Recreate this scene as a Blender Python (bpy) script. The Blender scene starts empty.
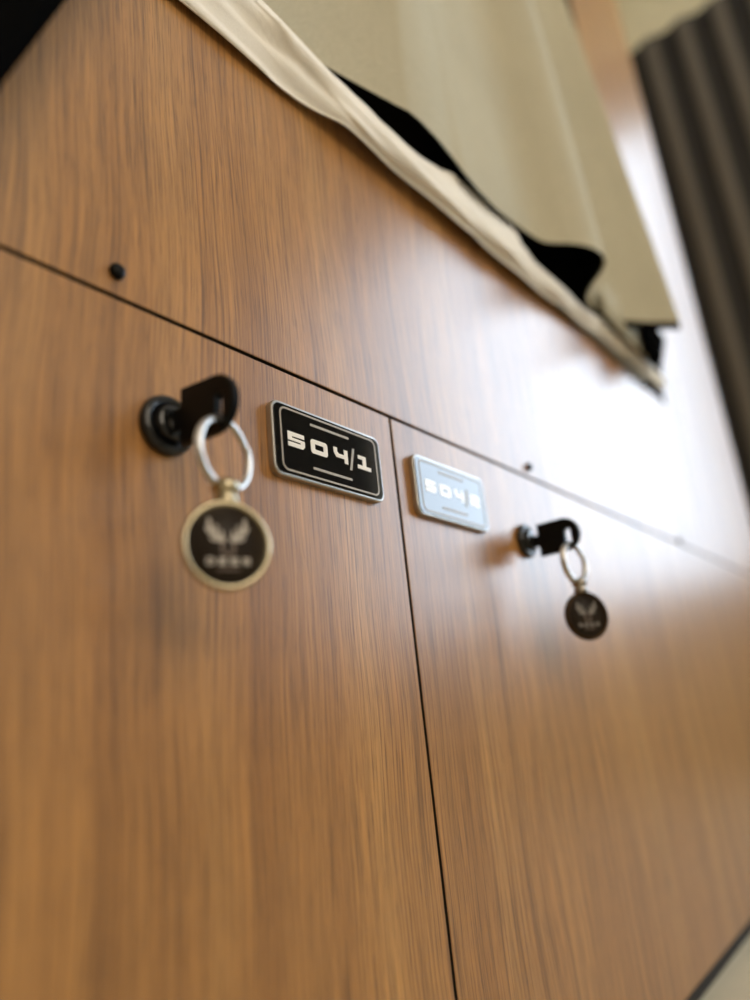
import bpy, bmesh, math, random
from mathutils import Vector, Matrix, noise

# ---------------------------------------------------------------- frame of reference
# u = along the locker fronts, w = out of the fronts into the room, v = height relative to the lens
# world: x = u, y = -w, z = v + ZC  (floor at z = 0)
ZC = 0.192
PI = math.pi
scene = bpy.context.scene
COL = scene.collection
random.seed(4)

def W3(u, v, w):
    return Vector((u, -w, v + ZC))

# ---------------------------------------------------------------- materials
def mat(name, color=(.5, .5, .5), rough=.5, metal=0.0, spec=.5, coat=0.0, emit=None, estr=0):
    m = bpy.data.materials.new(name); m.use_nodes = True
    b = m.node_tree.nodes['Principled BSDF']
    b.inputs['Base Color'].default_value = (*color, 1)
    b.inputs['Roughness'].default_value = rough
    b.inputs['Metallic'].default_value = metal
    b.inputs['Specular IOR Level'].default_value = spec
    b.inputs['Coat Weight'].default_value = coat
    if emit:
        b.inputs['Emission Color'].default_value = (*emit, 1)
        b.inputs['Emission Strength'].default_value = estr
    return m

class NT:
    def __init__(s, m):
        s.t = m.node_tree; s.b = s.t.nodes['Principled BSDF']
    def n(s, typ, **kw):
        nd = s.t.nodes.new(typ)
        for k, v in kw.items():
            setattr(nd, k, v)
        return nd
    def l(s, a, b):
        s.t.links.new(a, b)
    def pos(s, scale):
        g = s.n('ShaderNodeNewGeometry'); mp = s.n('ShaderNodeVectorMath', operation='MULTIPLY')
        s.l(g.outputs['Position'], mp.inputs[0]); mp.inputs[1].default_value = scale
        return mp.outputs[0]
    def noise(s, scale, detail=3, rough=.5, dist=0.0, vec=None):
        x = s.n('ShaderNodeTexNoise'); x.inputs['Scale'].default_value = 1
        x.inputs['Detail'].default_value = detail; x.inputs['Roughness'].default_value = rough
        x.inputs['Distortion'].default_value = dist
        s.l(vec if vec else s.pos(scale), x.inputs['Vector'])
        return x.outputs['Fac']
    def ramp(s, f, stops):
        r = s.n('ShaderNodeValToRGB'); s.l(f, r.inputs[0])
        e = r.color_ramp.elements
        while len(e) < len(stops): e.new(.5)
        for i, (p, c) in enumerate(stops):
            e[i].position = p
            e[i].color = (*c, 1) if len(c) == 3 else c
        return r.outputs[0]
    def mix(s, a, b, fac, mode='MIX'):
        x = s.n('ShaderNodeMix', data_type='RGBA', blend_type=mode)
        if isinstance(fac, (int, float)): x.inputs[0].default_value = fac
        else: s.l(fac, x.inputs[0])
        for i, q in ((6, a), (7, b)):
            if isinstance(q, tuple): x.inputs[i].default_value = (*q, 1)
            else: s.l(q, x.inputs[i])
        return x.outputs[2]
    def bump(s, f, strength, dist=.001):
        x = s.n('ShaderNodeBump'); x.inputs['Strength'].default_value = strength
        x.inputs['Distance'].default_value = dist
        s.l(f, x.inputs['Height']); s.l(x.outputs[0], s.b.inputs['Normal'])

def wood_material():
    m = mat('wood_laminate', rough=.33, spec=1.0)
    t = NT(m)
    # slow sideways wander of the grain lines
    wob = t.noise((9, 9, 4.5), 2, .5)
    g = t.n('ShaderNodeNewGeometry')
    sep = t.n('ShaderNodeSeparateXYZ'); t.l(g.outputs['Position'], sep.inputs[0])
    off = t.n('ShaderNodeMath', operation='MULTIPLY_ADD'); t.l(wob, off.inputs[0])
    off.inputs[1].default_value = .022; t.l(sep.outputs['X'], off.inputs[2])
    def vec(sx, sz):
        a = t.n('ShaderNodeMath', operation='MULTIPLY'); t.l(off.outputs[0], a.inputs[0]); a.inputs[1].default_value = sx
        b = t.n('ShaderNodeMath', operation='MULTIPLY'); t.l(sep.outputs['Z'], b.inputs[0]); b.inputs[1].default_value = sz
        c = t.n('ShaderNodeCombineXYZ'); t.l(a.outputs[0], c.inputs[0]); t.l(b.outputs[0], c.inputs[1])
        return c.outputs[0]
    broad = t.noise(None, 3, .55, 0, vec(34, 1.0))
    mid = t.noise(None, 4, .6, 0, vec(150, 2.2))
    fine = t.noise(None, 4, .65, 0, vec(820, 16))
    pore = t.noise(None, 2, .6, 0, vec(1700, 60))
    line = t.noise(None, 1, .5, 0, vec(95, .8))
    base = t.ramp(broad, [(.28, (.290, .126, .030)), (.5, (.375, .176, .047)), (.74, (.455, .234, .070))])
    midc = t.ramp(mid, [(.30, (.74, .70, .64)), (.55, (1, 1, 1)), (.8, (1.10, 1.10, 1.05))])
    c = t.mix(base, midc, .75, 'MULTIPLY')
    finec = t.ramp(fine, [(.32, (.46, .41, .35)), (.52, (1, 1, 1)), (.72, (1.30, 1.27, 1.16))])
    c = t.mix(c, finec, .95, 'MULTIPLY')
    porec = t.ramp(pore, [(.34, (.55, .5, .45)), (.45, (1, 1, 1))])
    c = t.mix(c, porec, .75, 'MULTIPLY')
    # narrow dark veins
    vein = t.ramp(line, [(.478, (1, 1, 1)), (.497, (.50, .44, .38)), (.503, (.50, .44, .38)), (.522, (1, 1, 1))])
    c = t.mix(c, vein, .6, 'MULTIPLY')
    t.l(c, t.b.inputs['Base Color'])
    t.bump(fine, .14, .0004)
    return m

M = {}
M['wood'] = wood_material()
M['dark'] = mat('dark_edge', (.012, .009, .007), .8)
M['black_plastic'] = mat('black_plastic', (.003, .003, .003), .4, 0, .12)
M['inner'] = mat('inner_shade_board', (.02, .017, .014), .9, 0, .05)  # dark colour stands in for the shade inside the bunk
M['lock'] = mat('black_lock_metal', (.008, .008, .008), .12, .0, .5)
M['lock_rim'] = mat('black_nickel', (.16, .155, .14), .25, 1)
M['plate_metal'] = mat('brushed_plate_metal', (.46, .44, .41), .34, 1)
M['plate_face'] = mat('black_gloss_face', (.005, .005, .005), .06, 0, .8)
M['plate_line'] = mat('champagne_print', (.30, .245, .17), .4, .1)
M['plate_text'] = mat('white_print', (.86, .84, .81), .12)
M['steel'] = mat('ring_steel', (.60, .59, .58), .28, 1)
M['dull_steel'] = mat('dull_steel', (.32, .29, .25), .35, 1)
M['brass'] = mat('antique_brass', (.46, .40, .28), .17, 1)
M['fob_face'] = mat('dark_brown_enamel', (.018, .012, .008), .35, 0, .15)
M['fob_print'] = mat('grey_print', (.50, .46, .42), .5)
M['fob_print_shaded'] = mat('shaded_grey_print', (.22, .20, .185), .5)  # same print, darkened for the dimmer light on the second fob
M['fob_print_dim'] = mat('dim_brown_print', (.13, .09, .07), .5)
M['rail'] = mat('black_powder_coat', (.003, .003, .003), .9, 0, 0)
M['fob_rim_dark'] = mat('dark_bronze', (.05, .03, .015), .35, 1)

def fabric(name, c, rough=.9, scale=1600, amt=.25, transl=0.0):
    m = mat(name, c, rough, 0, .15)
    t = NT(m)
    n1 = t.noise((scale, scale, scale), 2, .5)
    big = t.noise((14, 14, 14), 2, .5)
    lo = tuple(x * (1 - amt) for x in c); hi = tuple(min(1, x * (1 + amt)) for x in c)
    cc = t.ramp(n1, [(.3, lo), (.7, hi)])
    bb = t.ramp(big, [(.3, (.92, .92, .92)), (.7, (1.05, 1.05, 1.05))])
    t.l(t.mix(cc, bb, .6, 'MULTIPLY'), t.b.inputs['Base Color'])
    t.bump(n1, .25, .0006)
    if transl:
        tr = t.n('ShaderNodeBsdfTranslucent'); tr.inputs[0].default_value = (*c, 1)
        mx = t.n('ShaderNodeMixShader'); mx.inputs[0].default_value = transl
        out = t.t.nodes['Material Output']
        t.l(t.b.outputs[0], mx.inputs[1]); t.l(tr.outputs[0], mx.inputs[2]); t.l(mx.outputs[0], out.inputs[0])
    return m
M['beige'] = fabric('beige_curtain_cloth', (.43, .398, .300))
M['lining'] = mat('black_lining', (.003, .003, .003), .95, 0, 0)
M['sheet'] = fabric('white_sheet_cloth', (.90, .865, .80), .85, 2200, .04, .10)
M['mattress'] = fabric('mattress_ticking', (.35, .33, .30))

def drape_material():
    m = mat('pleat_shaded_drape', (.05, .045, .04), .85, 0, .2)
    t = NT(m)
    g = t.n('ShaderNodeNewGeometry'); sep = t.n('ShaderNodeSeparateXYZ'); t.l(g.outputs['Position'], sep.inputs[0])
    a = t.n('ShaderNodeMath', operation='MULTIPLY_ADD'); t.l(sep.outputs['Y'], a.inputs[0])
    a.inputs[1].default_value = 2 * PI / .0967; a.inputs[2].default_value = 2 * PI * -.0636 / .0967   # lit pleat ridge painted in, centred at w = -.0636
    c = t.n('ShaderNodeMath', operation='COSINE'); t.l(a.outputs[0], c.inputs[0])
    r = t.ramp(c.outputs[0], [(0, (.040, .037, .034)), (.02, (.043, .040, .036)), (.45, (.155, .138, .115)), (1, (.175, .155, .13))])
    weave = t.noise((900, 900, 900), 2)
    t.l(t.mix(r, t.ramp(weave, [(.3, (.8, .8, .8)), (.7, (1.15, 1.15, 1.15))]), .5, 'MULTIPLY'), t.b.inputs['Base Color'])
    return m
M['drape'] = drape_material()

def plaster(name, c, s=60, rough=.85):
    m = mat(name, c, rough, 0, .2); t = NT(m)
    n1 = t.noise((s, s, s), 4)
    t.l(t.ramp(n1, [(.3, tuple(x * .94 for x in c)), (.7, tuple(min(1, x * 1.05) for x in c))]), t.b.inputs['Base Color'])
    t.bump(n1, .08, .002)
    return m
M['wall'] = plaster('cream_wall', (.92, .86, .62))
M['wall_plain'] = plaster('warm_white_wall', (.62, .56, .46))
M['ceil'] = plaster('white_ceiling', (.75, .73, .68))
M['floor'] = plaster('pale_floor', (.52, .455, .32), 25, .55)
M['frame'] = mat('white_frame', (.75, .74, .72), .4)
M['window_glow'] = mat('daylit_pane', (.8, .85, .9), .3, 0, .5, 0, (.68, .83, 1.0), 6.1)
M['warm_fill'] = mat('fill_light_pane', (.8, .8, .8), .3, 0, .5, 0, (1.0, .86, .67), 4.6)  # glow of the fill light added behind the camera

# ---------------------------------------------------------------- mesh helpers (everything in u, v, w)
def obj(name, bm, m, parent=None, smooth=False, origin=None, label=None, recalc=True):
    me = bpy.data.meshes.new(name)
    if recalc: bmesh.ops.recalc_face_normals(bm, faces=bm.faces[:])
    if origin is None and parent is not None:
        origin = Vector(parent['_o'])
    if origin is None: origin = Vector((0, 0, 0))
    bmesh.ops.translate(bm, verts=bm.verts[:], vec=-origin)
    bm.to_mesh(me); bm.free()
    for p in me.polygons: p.use_smooth = smooth
    ms = m if isinstance(m, (list, tuple)) else [m]
    for x in ms: me.materials.append(x)
    o = bpy.data.objects.new(name, me); COL.objects.link(o)
    o['_o'] = tuple(origin)
    if parent is None: o.location = origin
    else: o.parent = parent; o.location = origin - Vector(parent['_o'])
    if label: o['label'] = label
    return o

def dark_edges(o):
    '''sides of a board coloured dark, standing in for the gap shade'''
    o.data.materials.append(M['dark'])  # shade of the gaps put into the side colour
    for p in o.data.polygons:
        if abs(p.normal.y) < .5: p.material_index = 1
    return o

def thing(name, label, cat, origin, group=None):
    e = bpy.data.objects.new(name, None); COL.objects.link(e)
    e.location = origin; e['_o'] = tuple(origin); e.empty_display_size = .02
    return tag(e, label, cat, group)

def tag(o, label, cat, group=None):
    o['label'] = label; o['category'] = cat
    if group: o['group'] = group
    return o

def structure(o):
    o['kind'] = 'structure'; return o

def box(bm, u0, u1, v0, v1, w0, w1, bev=0, seg=2):
    b2 = bmesh.new()
    vs = [b2.verts.new(W3(u, v, w)) for u in (u0, u1) for v in (v0, v1) for w in (w0, w1)]
    for f in ((0, 1, 3, 2), (4, 6, 7, 5), (0, 4, 5, 1), (2, 3, 7, 6), (0, 2, 6, 4), (1, 5, 7, 3)):
        b2.faces.new([vs[i] for i in f])
    bmesh.ops.recalc_face_normals(b2, faces=b2.faces[:])
    if bev: bmesh.ops.bevel(b2, geom=b2.edges[:], offset=bev, segments=seg, affect='EDGES', profile=.5)
    merge(bm, b2)

def merge(bm, b2):
    tmp = bpy.data.meshes.new('tmp'); b2.to_mesh(tmp); b2.free(); bm.from_mesh(tmp); bpy.data.meshes.remove(tmp)

def frame_axes(c, ex, ey, ez):
    """local (x, y, z) -> world; ex, ey, ez given as (u, v, w) directions"""
    def d(a): return Vector((a[0], -a[2], a[1])).normalized()
    X, Y, Z = d(ex), d(ey), d(ez); C = W3(*c)
    return lambda x, y, z: C + X * x + Y * y + Z * z

def prism(bm, F, poly, z0, z1, bev=0, seg=2):
    b2 = bmesh.new()
    a = [b2.verts.new(F(x, y, z0)) for x, y in poly]
    b = [b2.verts.new(F(x, y, z1)) for x, y in poly]
    n = len(poly)
    b2.faces.new(a[::-1]); top = b2.faces.new(b)
    for i in range(n): b2.faces.new((a[i], a[(i + 1) % n], b[(i + 1) % n], b[i]))
    bmesh.ops.recalc_face_normals(b2, faces=b2.faces[:])
    if bev:
        bmesh.ops.bevel(b2, geom=list(top.edges), offset=bev, segments=seg, affect='EDGES', profile=.5)
    merge(bm, b2)

def lathe(bm, F, prof, n=64, close=True):
    """prof: (r, z) list around the local z axis"""
    rings = []
    for r, z in prof:
        if r < 1e-7: rings.append([bm.verts.new(F(0, 0, z))])
        else: rings.append([bm.verts.new(F(r * math.cos(2 * PI * k / n), r * math.sin(2 * PI * k / n), z)) for k in range(n)])
    for A, B in zip(rings, rings[1:]):
        for k in range(n):
            k2 = (k + 1) % n
            if len(A) == 1 and len(B) == 1: continue
            if len(A) == 1: bm.faces.new((A[0], B[k], B[k2]))
            elif len(B) == 1: bm.faces.new((A[k], B[0], A[k2]))
            else: bm.faces.new((A[k], B[k], B[k2], A[k2]))

def tube(bm, pts, r, n=12, r2=None, up=Vector((0, 0, 1)), cap=True):
    """swept elliptical tube through world points"""
    r2 = r2 or r
    rings = []
    for i, p in enumerate(pts):
        t = (pts[min(i + 1, len(pts) - 1)] - pts[max(i - 1, 0)]).normalized()
        a = up.cross(t)
        if a.length < 1e-4: a = Vector((1, 0, 0)).cross(t)
        a.normalize(); b = t.cross(a)
        rings.append([bm.verts.new(p + a * (r * math.cos(2 * PI * k / n)) + b * (r2 * math.sin(2 * PI * k / n))) for k in range(n)])
    for A, B in zip(rings, rings[1:]):
        for k in range(n): bm.faces.new((A[k], A[(k + 1) % n], B[(k + 1) % n], B[k]))
    if cap:
        bm.faces.new(rings[0][::-1]); bm.faces.new(rings[-1])

def rrect(w, h, r, n=6):
    out = []
    for cx, cy, a0 in ((w/2 - r, h/2 - r, 0), (-w/2 + r, h/2 - r, 90), (-w/2 + r, -h/2 + r, 180), (w/2 - r, -h/2 + r, 270)):
        for k in range(n + 1):
            a = math.radians(a0 + 90 * k / n)
            out.append((cx + r * math.cos(a), cy + r * math.sin(a)))
    return out

def band(bm, F, outer, inner, z0, z1):
    """closed flat band between two loops of the same length"""
    n = len(outer)
    L = [[bm.verts.new(F(x, y, z)) for x, y in lp] for lp, z in ((outer, z0), (outer, z1), (inner, z1), (inner, z0))]
    for i in range(4):
        A, B = L[i], L[(i + 1) % 4]
        for k in range(n): bm.faces.new((A[k], A[(k + 1) % n], B[(k + 1) % n], B[k]))

def lerp_list(xs, x):
    if x <= xs[0][0]: return xs[0][1]
    for (a, p), (b, q) in zip(xs, xs[1:]):
        if x <= b:
            s = (x - a) / (b - a); s = s * s * (3 - 2 * s)
            return p + (q - p) * s
    return xs[-1][1]

def catmull(P, sub):
    out = []
    n = len(P)
    for i in range(n - 1):
        p0, p1, p2, p3 = P[max(i - 1, 0)], P[i], P[i + 1], P[min(i + 2, n - 1)]
        for k in range(sub):
            t = k / sub
            out.append(tuple(.5 * (2 * b + (c - a) * t + (2 * a - 5 * b + 4 * c - d) * t * t + (3 * b - a - 3 * c + d) * t ** 3)
                             for a, b, c, d in zip(p0, p1, p2, p3)))
    out.append(tuple(P[-1]))
    return out

# ---------------------------------------------------------------- room shell
UE = 2.02            # end wall with the window
UP = 1.190           # right end of the bunk and lockers
UL, WO, WB, VC = -1.6, 1.9, -.95, 2.2
b = bmesh.new(); box(b, UL - .1, UE + .1, -ZC - .05, -ZC, WB - .1, WO + .1); structure(obj('floor', b, M['floor']))
b = bmesh.new(); box(b, UL - .1, UE + .1, VC, VC + .05, WB - .1, WO + .1); structure(obj('ceiling', b, M['ceil']))
b = bmesh.new(); box(b, UL - .1, UL, -ZC, VC, WB - .1, WO + .1); structure(obj('wall_left', b, M['wall_plain']))
b = bmesh.new(); box(b, UL, UE, -ZC, VC, WB - .1, WB); structure(obj('wall_back', b, M['wall_plain']))
FU0, FU1, FV0, FV1 = -.85, .42, .45, 1.95     # unseen warm fill light, added in the wall behind the camera
b = bmesh.new()
box(b, UL, FU0, -ZC, VC, WO, WO + .1); box(b, FU1, UE, -ZC, VC, WO, WO + .1)
box(b, FU0, FU1, -ZC, FV0, WO, WO + .1); box(b, FU0, FU1, FV1, VC, WO, WO + .1)
structure(obj('wall_front', b, M['wall_plain']))
b = bmesh.new(); q = .03
for a in ((FU0, FU0 + q, FV0, FV1), (FU1 - q, FU1, FV0, FV1), (FU0 + q, FU1 - q, FV0, FV0 + q), (FU0 + q, FU1 - q, FV1 - q, FV1), ((FU0 + FU1) / 2 - .02, (FU0 + FU1) / 2 + .02, FV0 + q, FV1 - q)):
    box(b, a[0], a[1], a[2], a[3], WO + .02, WO + .06)
fill_win = structure(obj('fill_window', b, M['frame']))
b = bmesh.new(); box(b, FU0 + q, FU1 - q, FV0 + q, FV1 - q, WO + .045, WO + .052); obj('pane', b, M['warm_fill'], fill_win)
WW0, WW1, WV0, WV1 = .27, 1.24, .26, 1.68
b = bmesh.new()
box(b, UE, UE + .1, -ZC, VC, WB - .1, WW0); box(b, UE, UE + .1, -ZC, VC, WW1, WO + .1)
box(b, UE, UE + .1, -ZC, WV0, WW0, WW1); box(b, UE, UE + .1, WV1, VC, WW0, WW1)
structure(obj('wall_right', b, M['wall']))
fw = .018
b = bmesh.new()
for a in ((WW0, WW0 + fw, WV0, WV1), (WW1 - fw, WW1, WV0, WV1), (WW0 + fw, WW1 - fw, WV0, WV0 + fw), (WW0 + fw, WW1 - fw, WV1 - fw, WV1)):
    box(b, UE + .02, UE + .06, a[2], a[3], a[0], a[1])
win = structure(obj('window_1', b, M['frame']))
b = bmesh.new(); box(b, UE + .035, UE + .041, WV0 + fw, WV1 - fw, WW0 + fw, WW1 - fw)
obj('pane', b, M['window_glow'], win)

# ---------------------------------------------------------------- bunk front: fascia, pillar and header in one board
VG0, VG1 = .1416, .1432      # gap under the fascia
VB = -.1810                  # bottom of the doors
U0 = -.40; UPIL = .835
bunk = thing('bunk_bed', 'brown wood-grain bunk bed with a long front board above the two lockers', 'bunk bed', W3(.4, VG1, -.009))
b = bmesh.new()
box(b, U0, UP, VG1, .316, -.018, 0, .0003, 1)
box(b, UPIL, UP, .316, 2.0, -.018, 0)
dark_edges(obj('panel_board', b, M['wood'], bunk))
b = bmesh.new(); box(b, U0, UPIL, 1.34, 1.55, -.098, -.078); obj('header_board', b, M['wood'], bunk)
b = bmesh.new(); box(b, UP - .018, UP, VG1, 2.0, -.84, -.0182); obj('end_board', b, M['wood'], bunk)
b = bmesh.new()
box(b, U0, UP - .0185, VG1, 2.0, -.86, -.842); box(b, U0 - .018, U0 - .0005, VG1, 2.0, -.86, -.0182)
box(b, UP - .026, UP - .0185, .317, 1.55, -.841, -.0185); box(b, U0, UP - .027, 1.5505, 1.568, -.841, -.0185)
obj('inner_shade_boards', b, M['inner'], bunk, label='unseen boards added and coloured dark for the shade inside the bunk')  # added to keep the space behind the curtain black
b = bmesh.new(); box(b, U0, UP - .019, VG1, .300, -.84, -.0185); obj('bed_base', b, M['dark'], bunk)
for k, (u, v) in enumerate(((.1228, .1516), (.4250, .1495), (.7545, .1448))):
    b = bmesh.new(); F = frame_axes((u, v, 0), (1, 0, 0), (0, 1, 0), (0, 0, 1))
    lathe(b, F, [(0, 0), (.0026, 0), (.0028, .0006), (.0027, .0016), (.0020, .0024), (.0009, .0027), (0, .0024)], 24)
    obj('screw_cap', b, M['black_plastic'], bunk, True)

# glyph outlines in millimetres
def glyphs():
    W, H = 10.2, 6.2
    five = [(0, 0), (8.9, 0), (10.2, 1.2), (10.2, 3.6), (2.6, 3.75), (2.6, 4.4), (10.0, 4.4), (10.0, 6.2), (0, 6.2), (0, 2.55), (7.6, 2.45), (7.6, 1.85), (0, 1.85)]
    two = [(0, 0), (10.2, 0), (10.2, 1.85), (2.7, 1.85), (2.7, 2.45), (10.2, 2.55), (10.2, 5.0), (8.9, 6.2), (0, 6.2), (0, 4.4), (7.6, 4.4), (7.6, 3.75), (0, 3.6)]
    four = [(7.2, 0), (9.7, 0), (9.7, 6.2), (7.2, 6.2), (7.2, 3.7), (3.4, 3.7), (2.5, 4.4), (2.5, 6.2), (0, 6.2), (0, 3.9), (1.6, 1.9), (7.2, 1.9)]
    one = [(0, 0), (9.8, 0), (9.8, 1.7), (6.4, 1.7), (6.4, 6.2), (.6, 6.2), (.6, 4.5), (3.8, 4.5), (3.8, 1.7), (0, 1.7)]
    slash = [(0, 0), (1.5, 0), (4.4, 10.4), (2.9, 10.4)]
    return dict(five=five, two=two, four=four, one=one, slash=slash)
G = glyphs()

def number_plate(parent, uc, vc, last):
    PW, PH, T = .0690, .0312, .0031
    F = frame_axes((uc, vc, 0), (1, 0, 0), (0, 1, 0), (0, 0, 1))
    b = bmesh.new(); prism(b, F, rrect(PW, PH, .0042), .0002, T, .0007, 3)
    pl = obj('number_plate', b, M['plate_metal'], parent, label='small rounded metal number plate reading 504/%s' % ('1' if last == 'one' else '2'))
    b = bmesh.new(); prism(b, F, rrect(PW - .0022, PH - .0022, .0034), T - .0003, T + .0003, .0002, 1)
    obj('face', b, M['plate_face'], pl, label='glossy black face')
    z0, z1 = T + .0002, T + .00045
    b = bmesh.new(); band(b, F, rrect(.0610, .0268, .0032), rrect(.0594, .0252, .0025), z0, z1)
    obj('border_line', b, M['plate_line'], pl, label='thin champagne coloured border line')
    for vv in (.0097, -.0092):
        b = bmesh.new(); prism(b, F, [(x - .0006, y + vv) for x, y in rrect(.0246, .0011, .0003, 2)], z0, z1)
        obj('accent_line', b, M['plate_line'], pl)
    k = .001
    y0 = -.0027
    for nm, g, x0, col in (('numeral_five', 'five', -.0266, 'plate_text'), ('numeral_four', 'four', .0008, 'plate_text'),
                           ('slash', 'slash', .0108, 'plate_line'), ('numeral_' + last, last, .0165, 'plate_text')):
        b = bmesh.new()
        dy = -.0021 if g == 'slash' else 0
        prism(b, F, [(x0 + x * k * .94, y0 + dy + y * k) for x, y in G[g]], z0, z1)
        obj(nm, b, M[col], pl)
    b = bmesh.new()
    sh = lambda lp: [(x - .0083, y + y0 + .0031) for x, y in lp]
    band(b, F, sh(rrect(.0102, .0062, .0014)), sh(rrect(.0052, .0024, .0004)), z0, z1)
    obj('numeral_zero', b, M['plate_text'], pl)

def cam_lock(parent, uc, vc):
    F = frame_axes((uc, vc, 0), (1, 0, 0), (0, 1, 0), (0, 0, 1))
    b = bmesh.new()
    lathe(b, F, [(.0074, .0001), (.0102, .0001), (.0105, .0010), (.0104, .0024), (.0098, .0034), (.0087, .0038), (.0077, .0036), (.0073, .0026), (.0070, .0020), (0, .0020)], 64)
    lk = obj('cam_lock', b, M['lock'], parent, True, label='round black cam lock')
    b = bmesh.new(); lathe(b, F, [(.0060, .0019), (.0060, .0048), (.0054, .0054), (.0010, .0054), (.0010, .0048), (0, .0048)], 48)
    obj('plug', b, M['lock'], lk, True)
    return lk

def locker(label, u0, u1, lock_u, lock_v, plate_u, last):
    t = thing('locker', label, 'locker', W3((u0 + u1) / 2, -ZC, -.25), 'lockers under the bunk')
    b = bmesh.new(); box(b, u0, u1, VB, VG0, -.018, 0, .0003, 1)
    dark_edges(obj('door', b, M['wood'], t, label='flat brown wood-grain locker door'))
    b = bmesh.new()
    th = .016; wb = -.50
    box(b, u0 + .001, u0 + th, VB, VG0, wb, -.0185); box(b, u1 - th, u1 - .001, VB, VG0, wb, -.0185)
    box(b, u0 + th, u1 - th, VB, VB + th, wb, -.0185); box(b, u0 + th, u1 - th, VG0 - th, VG0, wb, -.0185)
    box(b, u0 + th, u1 - th, VB + th, VG0 - th, wb, wb + .006)
    obj('carcass', b, M['dark'], t)
    b = bmesh.new(); box(b, u0, u1, -ZC, VB - .0002, wb, -.003); obj('plinth', b, M['dark'], t)
    cam_lock(t, lock_u, lock_v)
    number_plate(t, plate_u, .1100, last)
    return t
UG = .2723
locker('left brown wood-grain locker with the black number plate 504/1', U0, UG, .1412, .1010, .2231, 'one')
locker('right brown wood-grain locker whose number plate 504/2 mirrors the daylight', UG + .0020, UP, .4015, .0968, .3190, 'two')

# ---------------------------------------------------------------- keys
def key(label, uc, vc, w0, roll=0.0, droop=0.0):
    o = W3(uc, vc, w0)
    t = thing('key', label, 'key', o, 'keys left in the locker locks')
    cr, sr = math.cos(roll), math.sin(roll)
    # local x = out of the lock, y = up, z = across
    cd, sd = math.cos(droop), math.sin(droop)
    F = frame_axes((uc, vc, w0), (0, -sd, cd), (0, cd, sd), (-1, 0, 0))
    # bow outline: square shoulder near the lock, rounded far end, slot hole near the tip
    L, h = .0297, .0098
    n = 20
    outer = [(.0040, -h), (.0040, h)]
    cx = L - h
    for k in range(n + 1):
        a = PI / 2 - PI * k / n
        outer.append((.0040 + cx - .004 + h * math.cos(a), h * math.sin(a)))
    # slot
    sx, sl, sw, sy = .0226, .0030, .0017, -.0015
    ob = []
    N = 64
    def ray_hit(poly, c, a):
        d = (math.cos(a), math.sin(a)); best = None
        for i in range(len(poly)):
            p, q = poly[i], poly[(i + 1) % len(poly)]
            ex, ey = q[0] - p[0], q[1] - p[1]
            den = d[0] * ey - d[1] * ex
            if abs(den) < 1e-12: continue
            tt = ((p[0] - c[0]) * ey - (p[1] - c[1]) * ex) / den
            ss = ((p[0] - c[0]) * d[1] - (p[1] - c[1]) * d[0]) / den
            if tt > 0 and -1e-9 <= ss <= 1 + 1e-9 and (best is None or tt < best): best = tt
        return (c[0] + d[0] * best, c[1] + d[1] * best)
    c0 = (sx, sy)
    angs = [2 * PI * k / N for k in range(N)]
    for crn in outer[:2]:
        a = math.atan2(crn[1] - c0[1], crn[0] - c0[0]) % (2 * PI)
        i = min(range(N), key=lambda j: abs(angs[j] - a)); angs[i] = a
    slot = [(sx + sw * math.cos(2 * PI * k / 40), sy + sl * math.copysign(1, math.sin(2 * PI * (k + .5) / 40)) + sw * math.sin(2 * PI * k / 40)) for k in range(40)]
    O = [ray_hit(outer, c0, a) for a in angs]; I = [ray_hit(slot, c0, a) for a in angs]
    b = bmesh.new()
    shrink = lambda P, q, f: [(x + (y0 - x) * 0 + (f * (x - c0[0]) / math.hypot(x - c0[0], y - c0[1])), y + (f * (y - c0[1]) / math.hypot(x - c0[0], y - c0[1]))) for (x, y) in P for y0 in (0,)]
    O2, I2 = shrink(O, 0, -.0006), shrink(I, 0, .0004)
    th = .0016
    loops = [(O, -th + .0006), (O, th - .0006), (O2, th), (I2, th), (I, th - .0004), (I, -th + .0004), (I2, -th), (O2, -th)]
    VS = [[b.verts.new(F(x, y, z)) for x, y in lp] for lp, z in loops]
    for i in range(len(VS)):
        A, B = VS[i], VS[(i + 1) % len(VS)]
        for k in range(N): b.faces.new((A[k], A[(k + 1) % N], B[(k + 1) % N], B[k]))
    obj('bow', b, M['black_plastic'], t)
    b = bmesh.new()
    prism(b, F, [(.0001, -.0034), (.0042, -.0034), (.0042, .0034), (.0001, .0034)], -.0010, .0010, .0003)
    obj('shank', b, M['black_plastic'], t)
    return t
key('black plastic key standing in the lock of locker 504/1', .1412, .1012, .0056, droop=math.radians(4))
key('black plastic key standing in the lock of locker 504/2', .4015, .0950, .0055)

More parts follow.
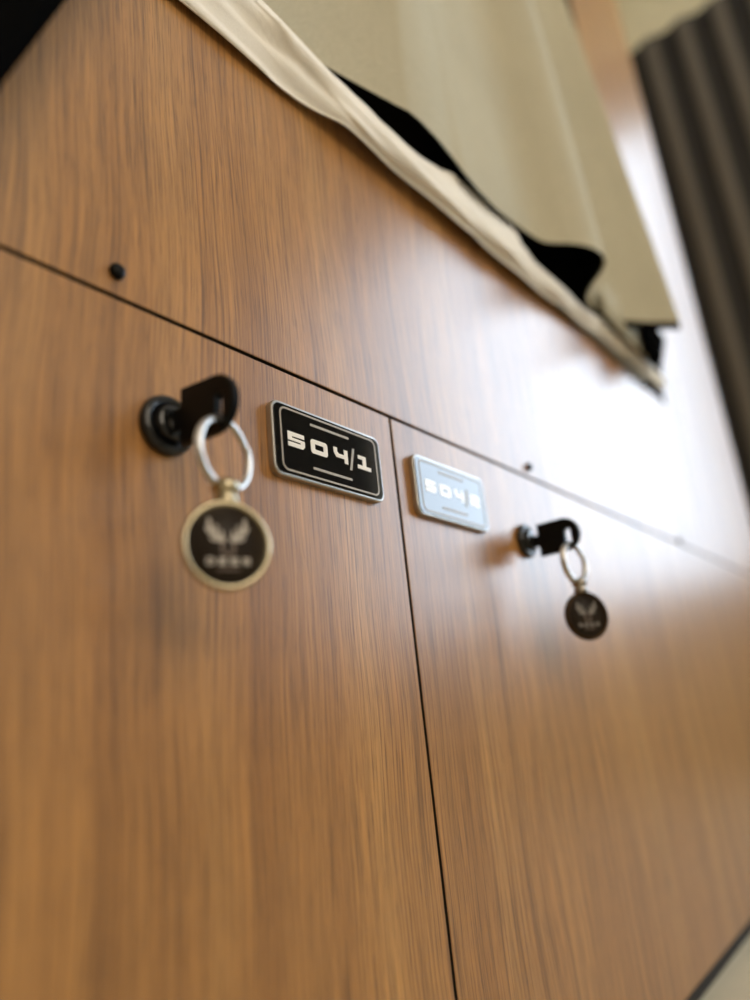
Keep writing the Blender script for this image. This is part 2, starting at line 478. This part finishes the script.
# ---------------------------------------------------------------- key fobs
def key_fob(label, ring_c, ring_th, disc_c, disc_th, R=.0133, rim='brass', ring_R=.0112, ink='fob_print', wire=1.0):
    o = W3(*ring_c)
    t = thing('key_fob', label, 'key fob', o, 'round key fobs hanging from the keys')
    # split ring: two turns of wire
    a = math.radians(ring_th)
    F = frame_axes(ring_c, (math.cos(a), 0, math.sin(a)), (0, 1, 0), (-math.sin(a), 0, math.cos(a)))
    pts = []
    n = 120
    for k in range(n + 1):
        s = k / n; q = 4 * PI * s + PI * .15
        z = wire * (-.0006 + .0012 * min(1, max(0, (s - .42) / .16)))
        pts.append(F(ring_R * math.cos(q), ring_R * math.sin(q), z))
    b = bmesh.new(); nrm = (F(0, 0, 1) - F(0, 0, 0)).normalized()
    tube(b, pts, .0010 * wire, 10, .00072 * wire, up=nrm)
    obj('split_ring', b, M['steel'], t, True)
    # disc
    d = math.radians(disc_th)
    F = frame_axes(disc_c, (math.cos(d), 0, math.sin(d)), (0, 1, 0), (-math.sin(d), 0, math.cos(d)))
    # clasp between ring and disc
    top = disc_c[1] + R
    lowr = ring_c[1] - ring_R
    b = bmesh.new()
    hh = (lowr + .0022) - (top - .0006)
    Fc = frame_axes(((ring_c[0] + disc_c[0]) / 2, top - .0006, (ring_c[2] + disc_c[2]) / 2), (math.cos(d), 0, math.sin(d)), (-math.sin(d), 0, math.cos(d)), (0, 1, 0))
    lathe(b, Fc, [(0, 0), (0.00345, 0), (0.00379, hh * .08), (0.00379, hh * .30), (0.00311, hh * .36), (0.00311, hh * .42), (0.00414, hh * .52), (0.00437, hh * .68), (0.00402, hh * .84), (0.00299, hh * .95), (0, hh)], 24)
    obj('clasp', b, M['brass'] if rim == 'brass' else M['dull_steel'], t, True)
    b = bmesh.new()
    lathe(b, F, [(0, -.0017), (R - .0014, -.0017), (R - .0004, -.0013), (R, -.0004), (R, .0008), (R - .0005, .0015), (R - .0010, .0018), (R - .0016, .0015), (R - .0019, .0008), (0, .0008)], 72)
    disc = obj('disc', b, M[rim], t, True, label='round metal disc with a raised rim')
    b = bmesh.new(); lathe(b, F, [(R - .00185, .0007), (R - .0020, .0011), (0, .0012)], 64)
    obj('face', b, M['fob_face'], disc, True, label='dark brown face')
    z0, z1 = .0011, .00135
    S = R / 13.3
    # antlers: forked strokes
    def stroke(bm, pl, wd0, wd1):
        L, Rr = [], []
        m_ = len(pl)
        for i, (x, y) in enumerate(pl):
            x2, y2 = pl[min(i + 1, m_ - 1)]; x1, y1 = pl[max(i - 1, 0)]
            dx, dy = x2 - x1, y2 - y1; q = math.hypot(dx, dy); h = (wd0 + (wd1 - wd0) * i / (m_ - 1)) / 2
            L.append(((x - dy / q * h) * S, (y + dx / q * h) * S)); Rr.append(((x + dy / q * h) * S, (y - dx / q * h) * S))
        prism(bm, F, Rr + L[::-1], z0, z1)
    b = bmesh.new()
    for sgn in (-1, 1):
        for pl, a0, a1 in (([(.9, 1.0), (2.6, 1.6), (4.2, 3.0), (5.2, 5.2), (5.3, 7.4)], 1.7, .8),
                           ([(4.2, 3.0), (5.6, 3.6), (6.2, 5.0)], 1.1, .5),
                           ([(3.4, 2.2), (3.5, 4.0), (3.1, 5.6)], 1.2, .5),
                           ([(1.9, 1.4), (1.8, 2.8), (1.5, 3.9)], 1.2, .5),
                           ([(3.0, 1.2), (4.4, 1.3), (5.2, 2.0)], 1.0, .4)):
            stroke(b, [(x * sgn, y) for x, y in pl], a0, a1)
    obj('antler_emblem', b, M[ink], disc, label='pale grey antler emblem')
    b = bmesh.new()
    for sgn in (-1, 1):
        stroke(b, [(1.3 * sgn, .6), (1.9 * sgn, -.8), (1.4 * sgn, -2.4), (.2 * sgn, -3.3)], 1.0, .8)
    obj('muzzle_emblem', b, M['fob_print_dim'], disc, label='dim brown deer muzzle emblem')
    b = bmesh.new()
    hL, wL, st = 2.0, 2.1, .55
    def rect(x0, x1, y0, y1): prism(b, F, [(x0 * S, y0 * S), (x1 * S, y0 * S), (x1 * S, y1 * S), (x0 * S, y1 * S)], z0, z1)
    y = -6.0
    for i, ch in enumerate('DEER'):
        x = -6.3 + i * 3.5
        rect(x, x + st, y, y + hL)
        if ch == 'D':
            rect(x + st, x + wL - .3, y + hL - st, y + hL); rect(x + st, x + wL - .3, y, y + st); rect(x + wL - st, x + wL, y + .3, y + hL - .3)
        elif ch == 'E':
            rect(x + st, x + wL, y + hL - st, y + hL); rect(x + st, x + wL - .2, y + hL/2 - st/2, y + hL/2 + st/2); rect(x + st, x + wL, y, y + st)
        else:
            rect(x + st, x + wL, y + hL - st, y + hL); rect(x + wL - st, x + wL, y + hL/2, y + hL - st)
            rect(x + st, x + wL, y + hL/2 - st/2, y + hL/2); stroke(b, [(x + 1.0, y + .8), (x + 1.85, y)], .6, .6)
    obj('lettering', b, M[ink], disc)
    b = bmesh.new()
    rect(-3.3, 3.3, -7.6, -7.1)
    obj('tagline', b, M['fob_print_dim'], disc)
    return t
key_fob('round brass-rimmed fob on a steel ring, hanging from the key of locker 504/1', (.1412, .0826, .0284), -8, (.1375, .0530, .0318), 23)
key_fob('dark round fob on a steel ring, hanging from the key of locker 504/2', (.4015, .0777, .0284), 8, (.4015, .0470, .0298), 35, .0137, 'fob_rim_dark', ink='fob_print_shaded', wire=1.4)

# ---------------------------------------------------------------- mattress and sheet
mt = bmesh.new(); box(mt, U0 + .01, .815, .301, .324, -.82, -.022, .008, 3)
tag(obj('mattress', mt, M['mattress'], None, True, W3(.2, .301, -.4)), 'thin mattress under the white sheet inside the bunk', 'mattress')

VBOT = [(-.40, .295), (.15, .2945), (.20, .2935), (.26, .297), (.36, .2995), (.46, .302), (.55, .310), (.63, .3165), (.79, .321)]
VRID = [(-.40, .321), (.12, .322), (.185, .319), (.215, .309), (.265, .301), (.30, .301), (.36, .304), (.46, .307), (.63, .322), (.79, .327)]
VTOP = [(-.40, .330), (.19, .328), (.25, .323), (.32, .325), (.384, .341), (.44, .341), (.475, .328), (.574, .329), (.65, .335), (.79, .338)]
b = bmesh.new(); rows = []
nu = 300; us = [U0 + .005 + (.80 - U0 - .005) * i / nu for i in range(nu + 1)]
for i, u in enumerate(us):
    vb, vr, vt = lerp_list(VBOT, u), lerp_list(VRID, u), lerp_list(VTOP, u)
    vr = max(vr, vb + .004)
    n1 = noise.noise(Vector((u * 9, 1.3, 0))); n2 = noise.noise(Vector((u * 26, 7.1, 0)))
    wr = .0135 + .0016 * n1
    wb_ = .0032 + .0008 * n2 + .0045 * max(0, min(1, (.016 - (vr - vb)) / .010))
    prof = [(-.20, .3262), (-.12, .3262), (-.06, .3265), (-.03, .3268), (-.012, vt + .0005), (-.002, vt + .0012), (.006, vt), (.0105, vt - .0035),
            (wr, (vt * .45 + vr * .55)), (wr + .0006, vr + .001), (wr * .8 + wb_ * .2, vr - .0015), (wr * .4 + wb_ * .6, vr * .55 + vb * .45), (wb_, vb + .0012), (wb_ + .0003, vb)]
    prof = catmull(prof, 4)
    row = []
    m_ = len(prof) - 1
    for j, (w, v) in enumerate(prof):
        s = j / m_
        amp = max(0, min(1, (s - .35) / .2)) * (1 - max(0, (s - .9) / .1) * .6)
        # long creases running almost along the edge
        cr = .0013 * math.sin(2 * PI * (v * 95 + u * 7.5 + .35 * n1)) + .0009 * noise.noise(Vector((u * 30, v * 160, 2)))
        w2 = w + amp * cr
        if v < .318: w2 = max(w2, .0012)
        row.append(b.verts.new(W3(u, v, w2)))
    rows.append(row)
for A, B in zip(rows, rows[1:]):
    for k in range(len(A) - 1): b.faces.new((A[k], A[k + 1], B[k + 1], B[k]))
sh = obj('bed_sheet', b, M['sheet'], None, True, W3(.2, .326, -.03))
tag(sh, 'creased white sheet edge hanging over the top of the wood panel', 'sheet')
sm = sh.modifiers.new('thickness', 'SOLIDIFY'); sm.thickness = .0006; sm.offset = 0

# ---------------------------------------------------------------- beige curtain with black lining
VH, VT = .338, 1.36
# hem u, hem w, top du, top w, hem rise (all mm)
HEM = [(-390, -6, 60, -34, 4), (-330, 10, 60, -26, 4), (-270, -8, 60, -38, 4), (-200, 10, 60, -26, 4), (-130, -8, 60, -38, 4), (-60, 8, 60, -26, 4), (0, -8, 60, -36, 4), (60, 4, 60, -26, 4), (120, -8, 60, -32, 4), (175, -4, 60, -26, 3), (215, -2, 60, -24, 2),
       (243, 2, 60, -22, 0), (270, 8.5, 60, -20, 0), (294, 15, 60, 0, 0), (307, 18.2, 60, 10, 0), (330, 18.5, 60, 0, 0), (352, 17, 60, -20, 0), (366, 19, 60, -38, -8.5), (386, 18.3, 60, -46, -9.5), (409, 18, 60, -46, -9),
       (449, 16, 60, -40, 0), (477, 21, 60, -30, 0), (496, 36, 60, -18, 0), (512, 45, 60, -10, 0), (531, 48, 60, -10, 0), (548, 41, 60, -22, 0), (568, 22, 60, -46, 0), (586, 12, 60, -56, 0), (612, 12, 60, -56, 0),
       (640, 21, 60, -36, 0), (665, 38, 55, -30, 0), (682, 54, 50, -26, 0), (691, 62, 45, -26, 0)]
hem = catmull(HEM, 8)
def curtain_grid(inset, name, m, parent):
    bm = bmesh.new(); rows = []
    nv = 40
    P = [(a[0], a[1]) for a in hem]
    nrm = []
    for i in range(len(P)):
        q, p = P[min(i + 1, len(P) - 1)], P[max(i - 1, 0)]
        dx, dy = q[0] - p[0], q[1] - p[1]; l = math.hypot(dx, dy) or 1
        nrm.append((dy / l, -dx / l))            # towards the bunk side
    for j in range(nv + 1):
        s = (j / nv) ** 1.5
        row = []
        for i, a in enumerate(hem):
            v = VH + a[4] * .001 + (VT - VH) * s + (inset * .8 if j == 0 else 0) - (inset * 5.5 * min(1, max(0, (a[0] - 618) / 20)) if j == 0 else 0)
            u = a[0] + a[2] * s; w = a[1] + (a[3] - a[1]) * s
            d = 0 if j == 0 else 1
            rip = 2.2 * noise.noise(Vector((u * .013, v * 3.2, 5))) * min(1, j / 4) + .5 * noise.noise(Vector((u * .05, v * 14, 9))) * min(1, j / 4)
            u += nrm[i][0] * (inset * 1000 - rip); w += nrm[i][1] * (inset * 1000 - rip)
            row.append(bm.verts.new(W3(u * .001, v, w * .001)))
        rows.append(row)
    for A, B in zip(rows, rows[1:]):
        for k in range(len(A) - 1): bm.faces.new((A[k], A[k + 1], B[k + 1], B[k]))
    return obj(name, bm, m, parent, True, None, None, False)
cur = thing('bunk_curtain', 'beige curtain with a black lining, hanging in folds over the bunk opening', 'curtain', W3(.3, VH, .01))
curtain_grid(0, 'curtain_cloth', M['beige'], cur)
curtain_grid(.0016, 'lining', M['lining'], cur)['label'] = 'black lining behind the beige cloth'
# turned-back side hem at the free corner: beige turn and black lining tail
def strip(name, pts_top, pts_bot, m, parent, lab=None):
    bm = bmesh.new()
    A = [bm.verts.new(W3(*p)) for p in catmull(pts_top, 6)]; B = [bm.verts.new(W3(*p)) for p in catmull(pts_bot, 6)]
    for k in range(len(A) - 1): bm.faces.new((A[k], A[k + 1], B[k + 1], B[k]))
    o = obj(name, bm, m, parent, True, None, lab)
    s = o.modifiers.new('thickness', 'SOLIDIFY'); s.thickness = .0016; s.offset = 0
    return o
strip('turned_hem', [(.604, .362, .0215), (.655, .362, .0225), (.722, .362, .0230)], [(.598, .3255, .0205), (.655, .3203, .0220), (.704, .3188, .0222)], M['beige'], cur)
strip('lining_tail', [(.692, .366, .0262), (.735, .369, .0266), (.783, .371, .0262)], [(.681, .3180, .0262), (.702, .3130, .0266), (.7245, .3080, .0262)], M['lining'], cur)
# track above
b = bmesh.new(); box(b, U0, UPIL - .001, VT + .0065, VT + .024, -.0775, .004, .002, 2)
tag(obj('curtain_track', b, M['frame'], None, False, W3(.2, VT, -.03)), 'white curtain track above the bunk opening', 'track')

# ---------------------------------------------------------------- pleated drape on the end wall, fold shading painted in
UP0 = 1.2
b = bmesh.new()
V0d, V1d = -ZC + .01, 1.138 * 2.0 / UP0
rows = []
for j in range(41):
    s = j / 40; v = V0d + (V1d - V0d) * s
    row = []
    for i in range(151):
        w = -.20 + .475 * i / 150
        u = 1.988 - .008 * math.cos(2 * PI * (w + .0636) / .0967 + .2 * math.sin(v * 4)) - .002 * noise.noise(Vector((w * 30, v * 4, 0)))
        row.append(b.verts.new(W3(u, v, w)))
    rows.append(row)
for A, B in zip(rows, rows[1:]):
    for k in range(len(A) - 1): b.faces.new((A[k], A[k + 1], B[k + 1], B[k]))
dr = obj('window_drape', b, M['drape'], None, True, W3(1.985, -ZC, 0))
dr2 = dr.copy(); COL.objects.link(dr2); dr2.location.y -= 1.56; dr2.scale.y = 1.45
tag(dr, 'dark brown drape with painted-on pleat shading beyond the wood panel', 'drape')
tag(dr2, 'second dark drape with painted-on pleat shading, on the far side of the bright window', 'drape')
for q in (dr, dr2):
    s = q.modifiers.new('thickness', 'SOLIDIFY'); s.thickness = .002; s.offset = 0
b = bmesh.new(); box(b, 2.003, UE, V1d - .03, V1d - .004, -.195, 1.80, .001, 1)
tag(obj('drape_rail', b, M['dark'], None, False, W3(2.01, V1d - .02, 0)), 'dark rail behind the top of the pleated drape', 'rail')

# ---------------------------------------------------------------- black rail across the top left corner
# edge runs through (u .084, v .210) and (u .069, v .170) at w = .03
p0 = Vector((.0775, .1895)); d = Vector((.0147, .0395)).normalized(); nl = Vector((-d.y, d.x))
hw = .022
cen = p0 + nl * hw
t0 = (-ZC - cen.y) / d.y; t1 = (1.0 - cen.y) / d.y
b = bmesh.new()
F = frame_axes((cen.x, cen.y, .032), (d.x, d.y, 0), (nl.x, nl.y, 0), (0, 0, 1))
sec = rrect(2 * hw, .018, .007, 5)
A = [b.verts.new(F(t0 - (x * d.x / d.y) * 0, x, z)) for x, z in sec]; B = [b.verts.new(F(t1, x, z)) for x, z in sec]
for k in range(len(sec)): b.faces.new((A[k], A[(k + 1) % len(sec)], B[(k + 1) % len(sec)], B[k]))
b.faces.new(A[::-1]); b.faces.new(B)
tag(obj('ladder_rail', b, M['rail'], None, False, W3(cen.x + d.x * t0, -ZC, .022)), 'black slanting rail cutting across the top left corner', 'rail')

# ---------------------------------------------------------------- world and camera
w = bpy.data.worlds.new('World'); scene.world = w; w.use_nodes = True
w.node_tree.nodes['Background'].inputs[0].default_value = (.75, .85, 1, 1)
w.node_tree.nodes['Background'].inputs[1].default_value = .3

cam = bpy.data.cameras.new('Camera'); co = bpy.data.objects.new('Camera', cam); COL.objects.link(co)
Uv = (0.61101125, 0.17322484, 0.77243667); Vv = (-0.10018861, -0.95099669, 0.29251928); Nv = (0.78525633, -0.25612193, -0.56371452)
def axis(i): return Vector((Uv[i], -Nv[i], Vv[i]))
R = axis(0); Up = -axis(1); Bk = -axis(2)
mw = Matrix((R, Up, Bk)).transposed().to_4x4()
mw.translation = W3(0, 0, .18554)
co.matrix_world = mw
cam.sensor_fit = 'VERTICAL'; cam.sensor_height = 24; cam.sensor_width = 18; cam.lens = 735.76 * 24 / 1000
cam.clip_start = .005; cam.clip_end = 50
cam.dof.use_dof = True; cam.dof.focus_distance = .302; cam.dof.aperture_fstop = cam.lens * .001 / .0082
scene.camera = co

scene.view_settings.view_transform = 'Standard'; scene.view_settings.look = 'None'
scene.view_settings.exposure = .25; scene.view_settings.gamma = 1; scene.view_settings.use_curve_mapping = False
scene.cycles.use_denoising = True
scene.cycles.max_bounces = 8; scene.cycles.sample_clamp_indirect = 6
for o in scene.objects:
    if '_o' in o: del o['_o']
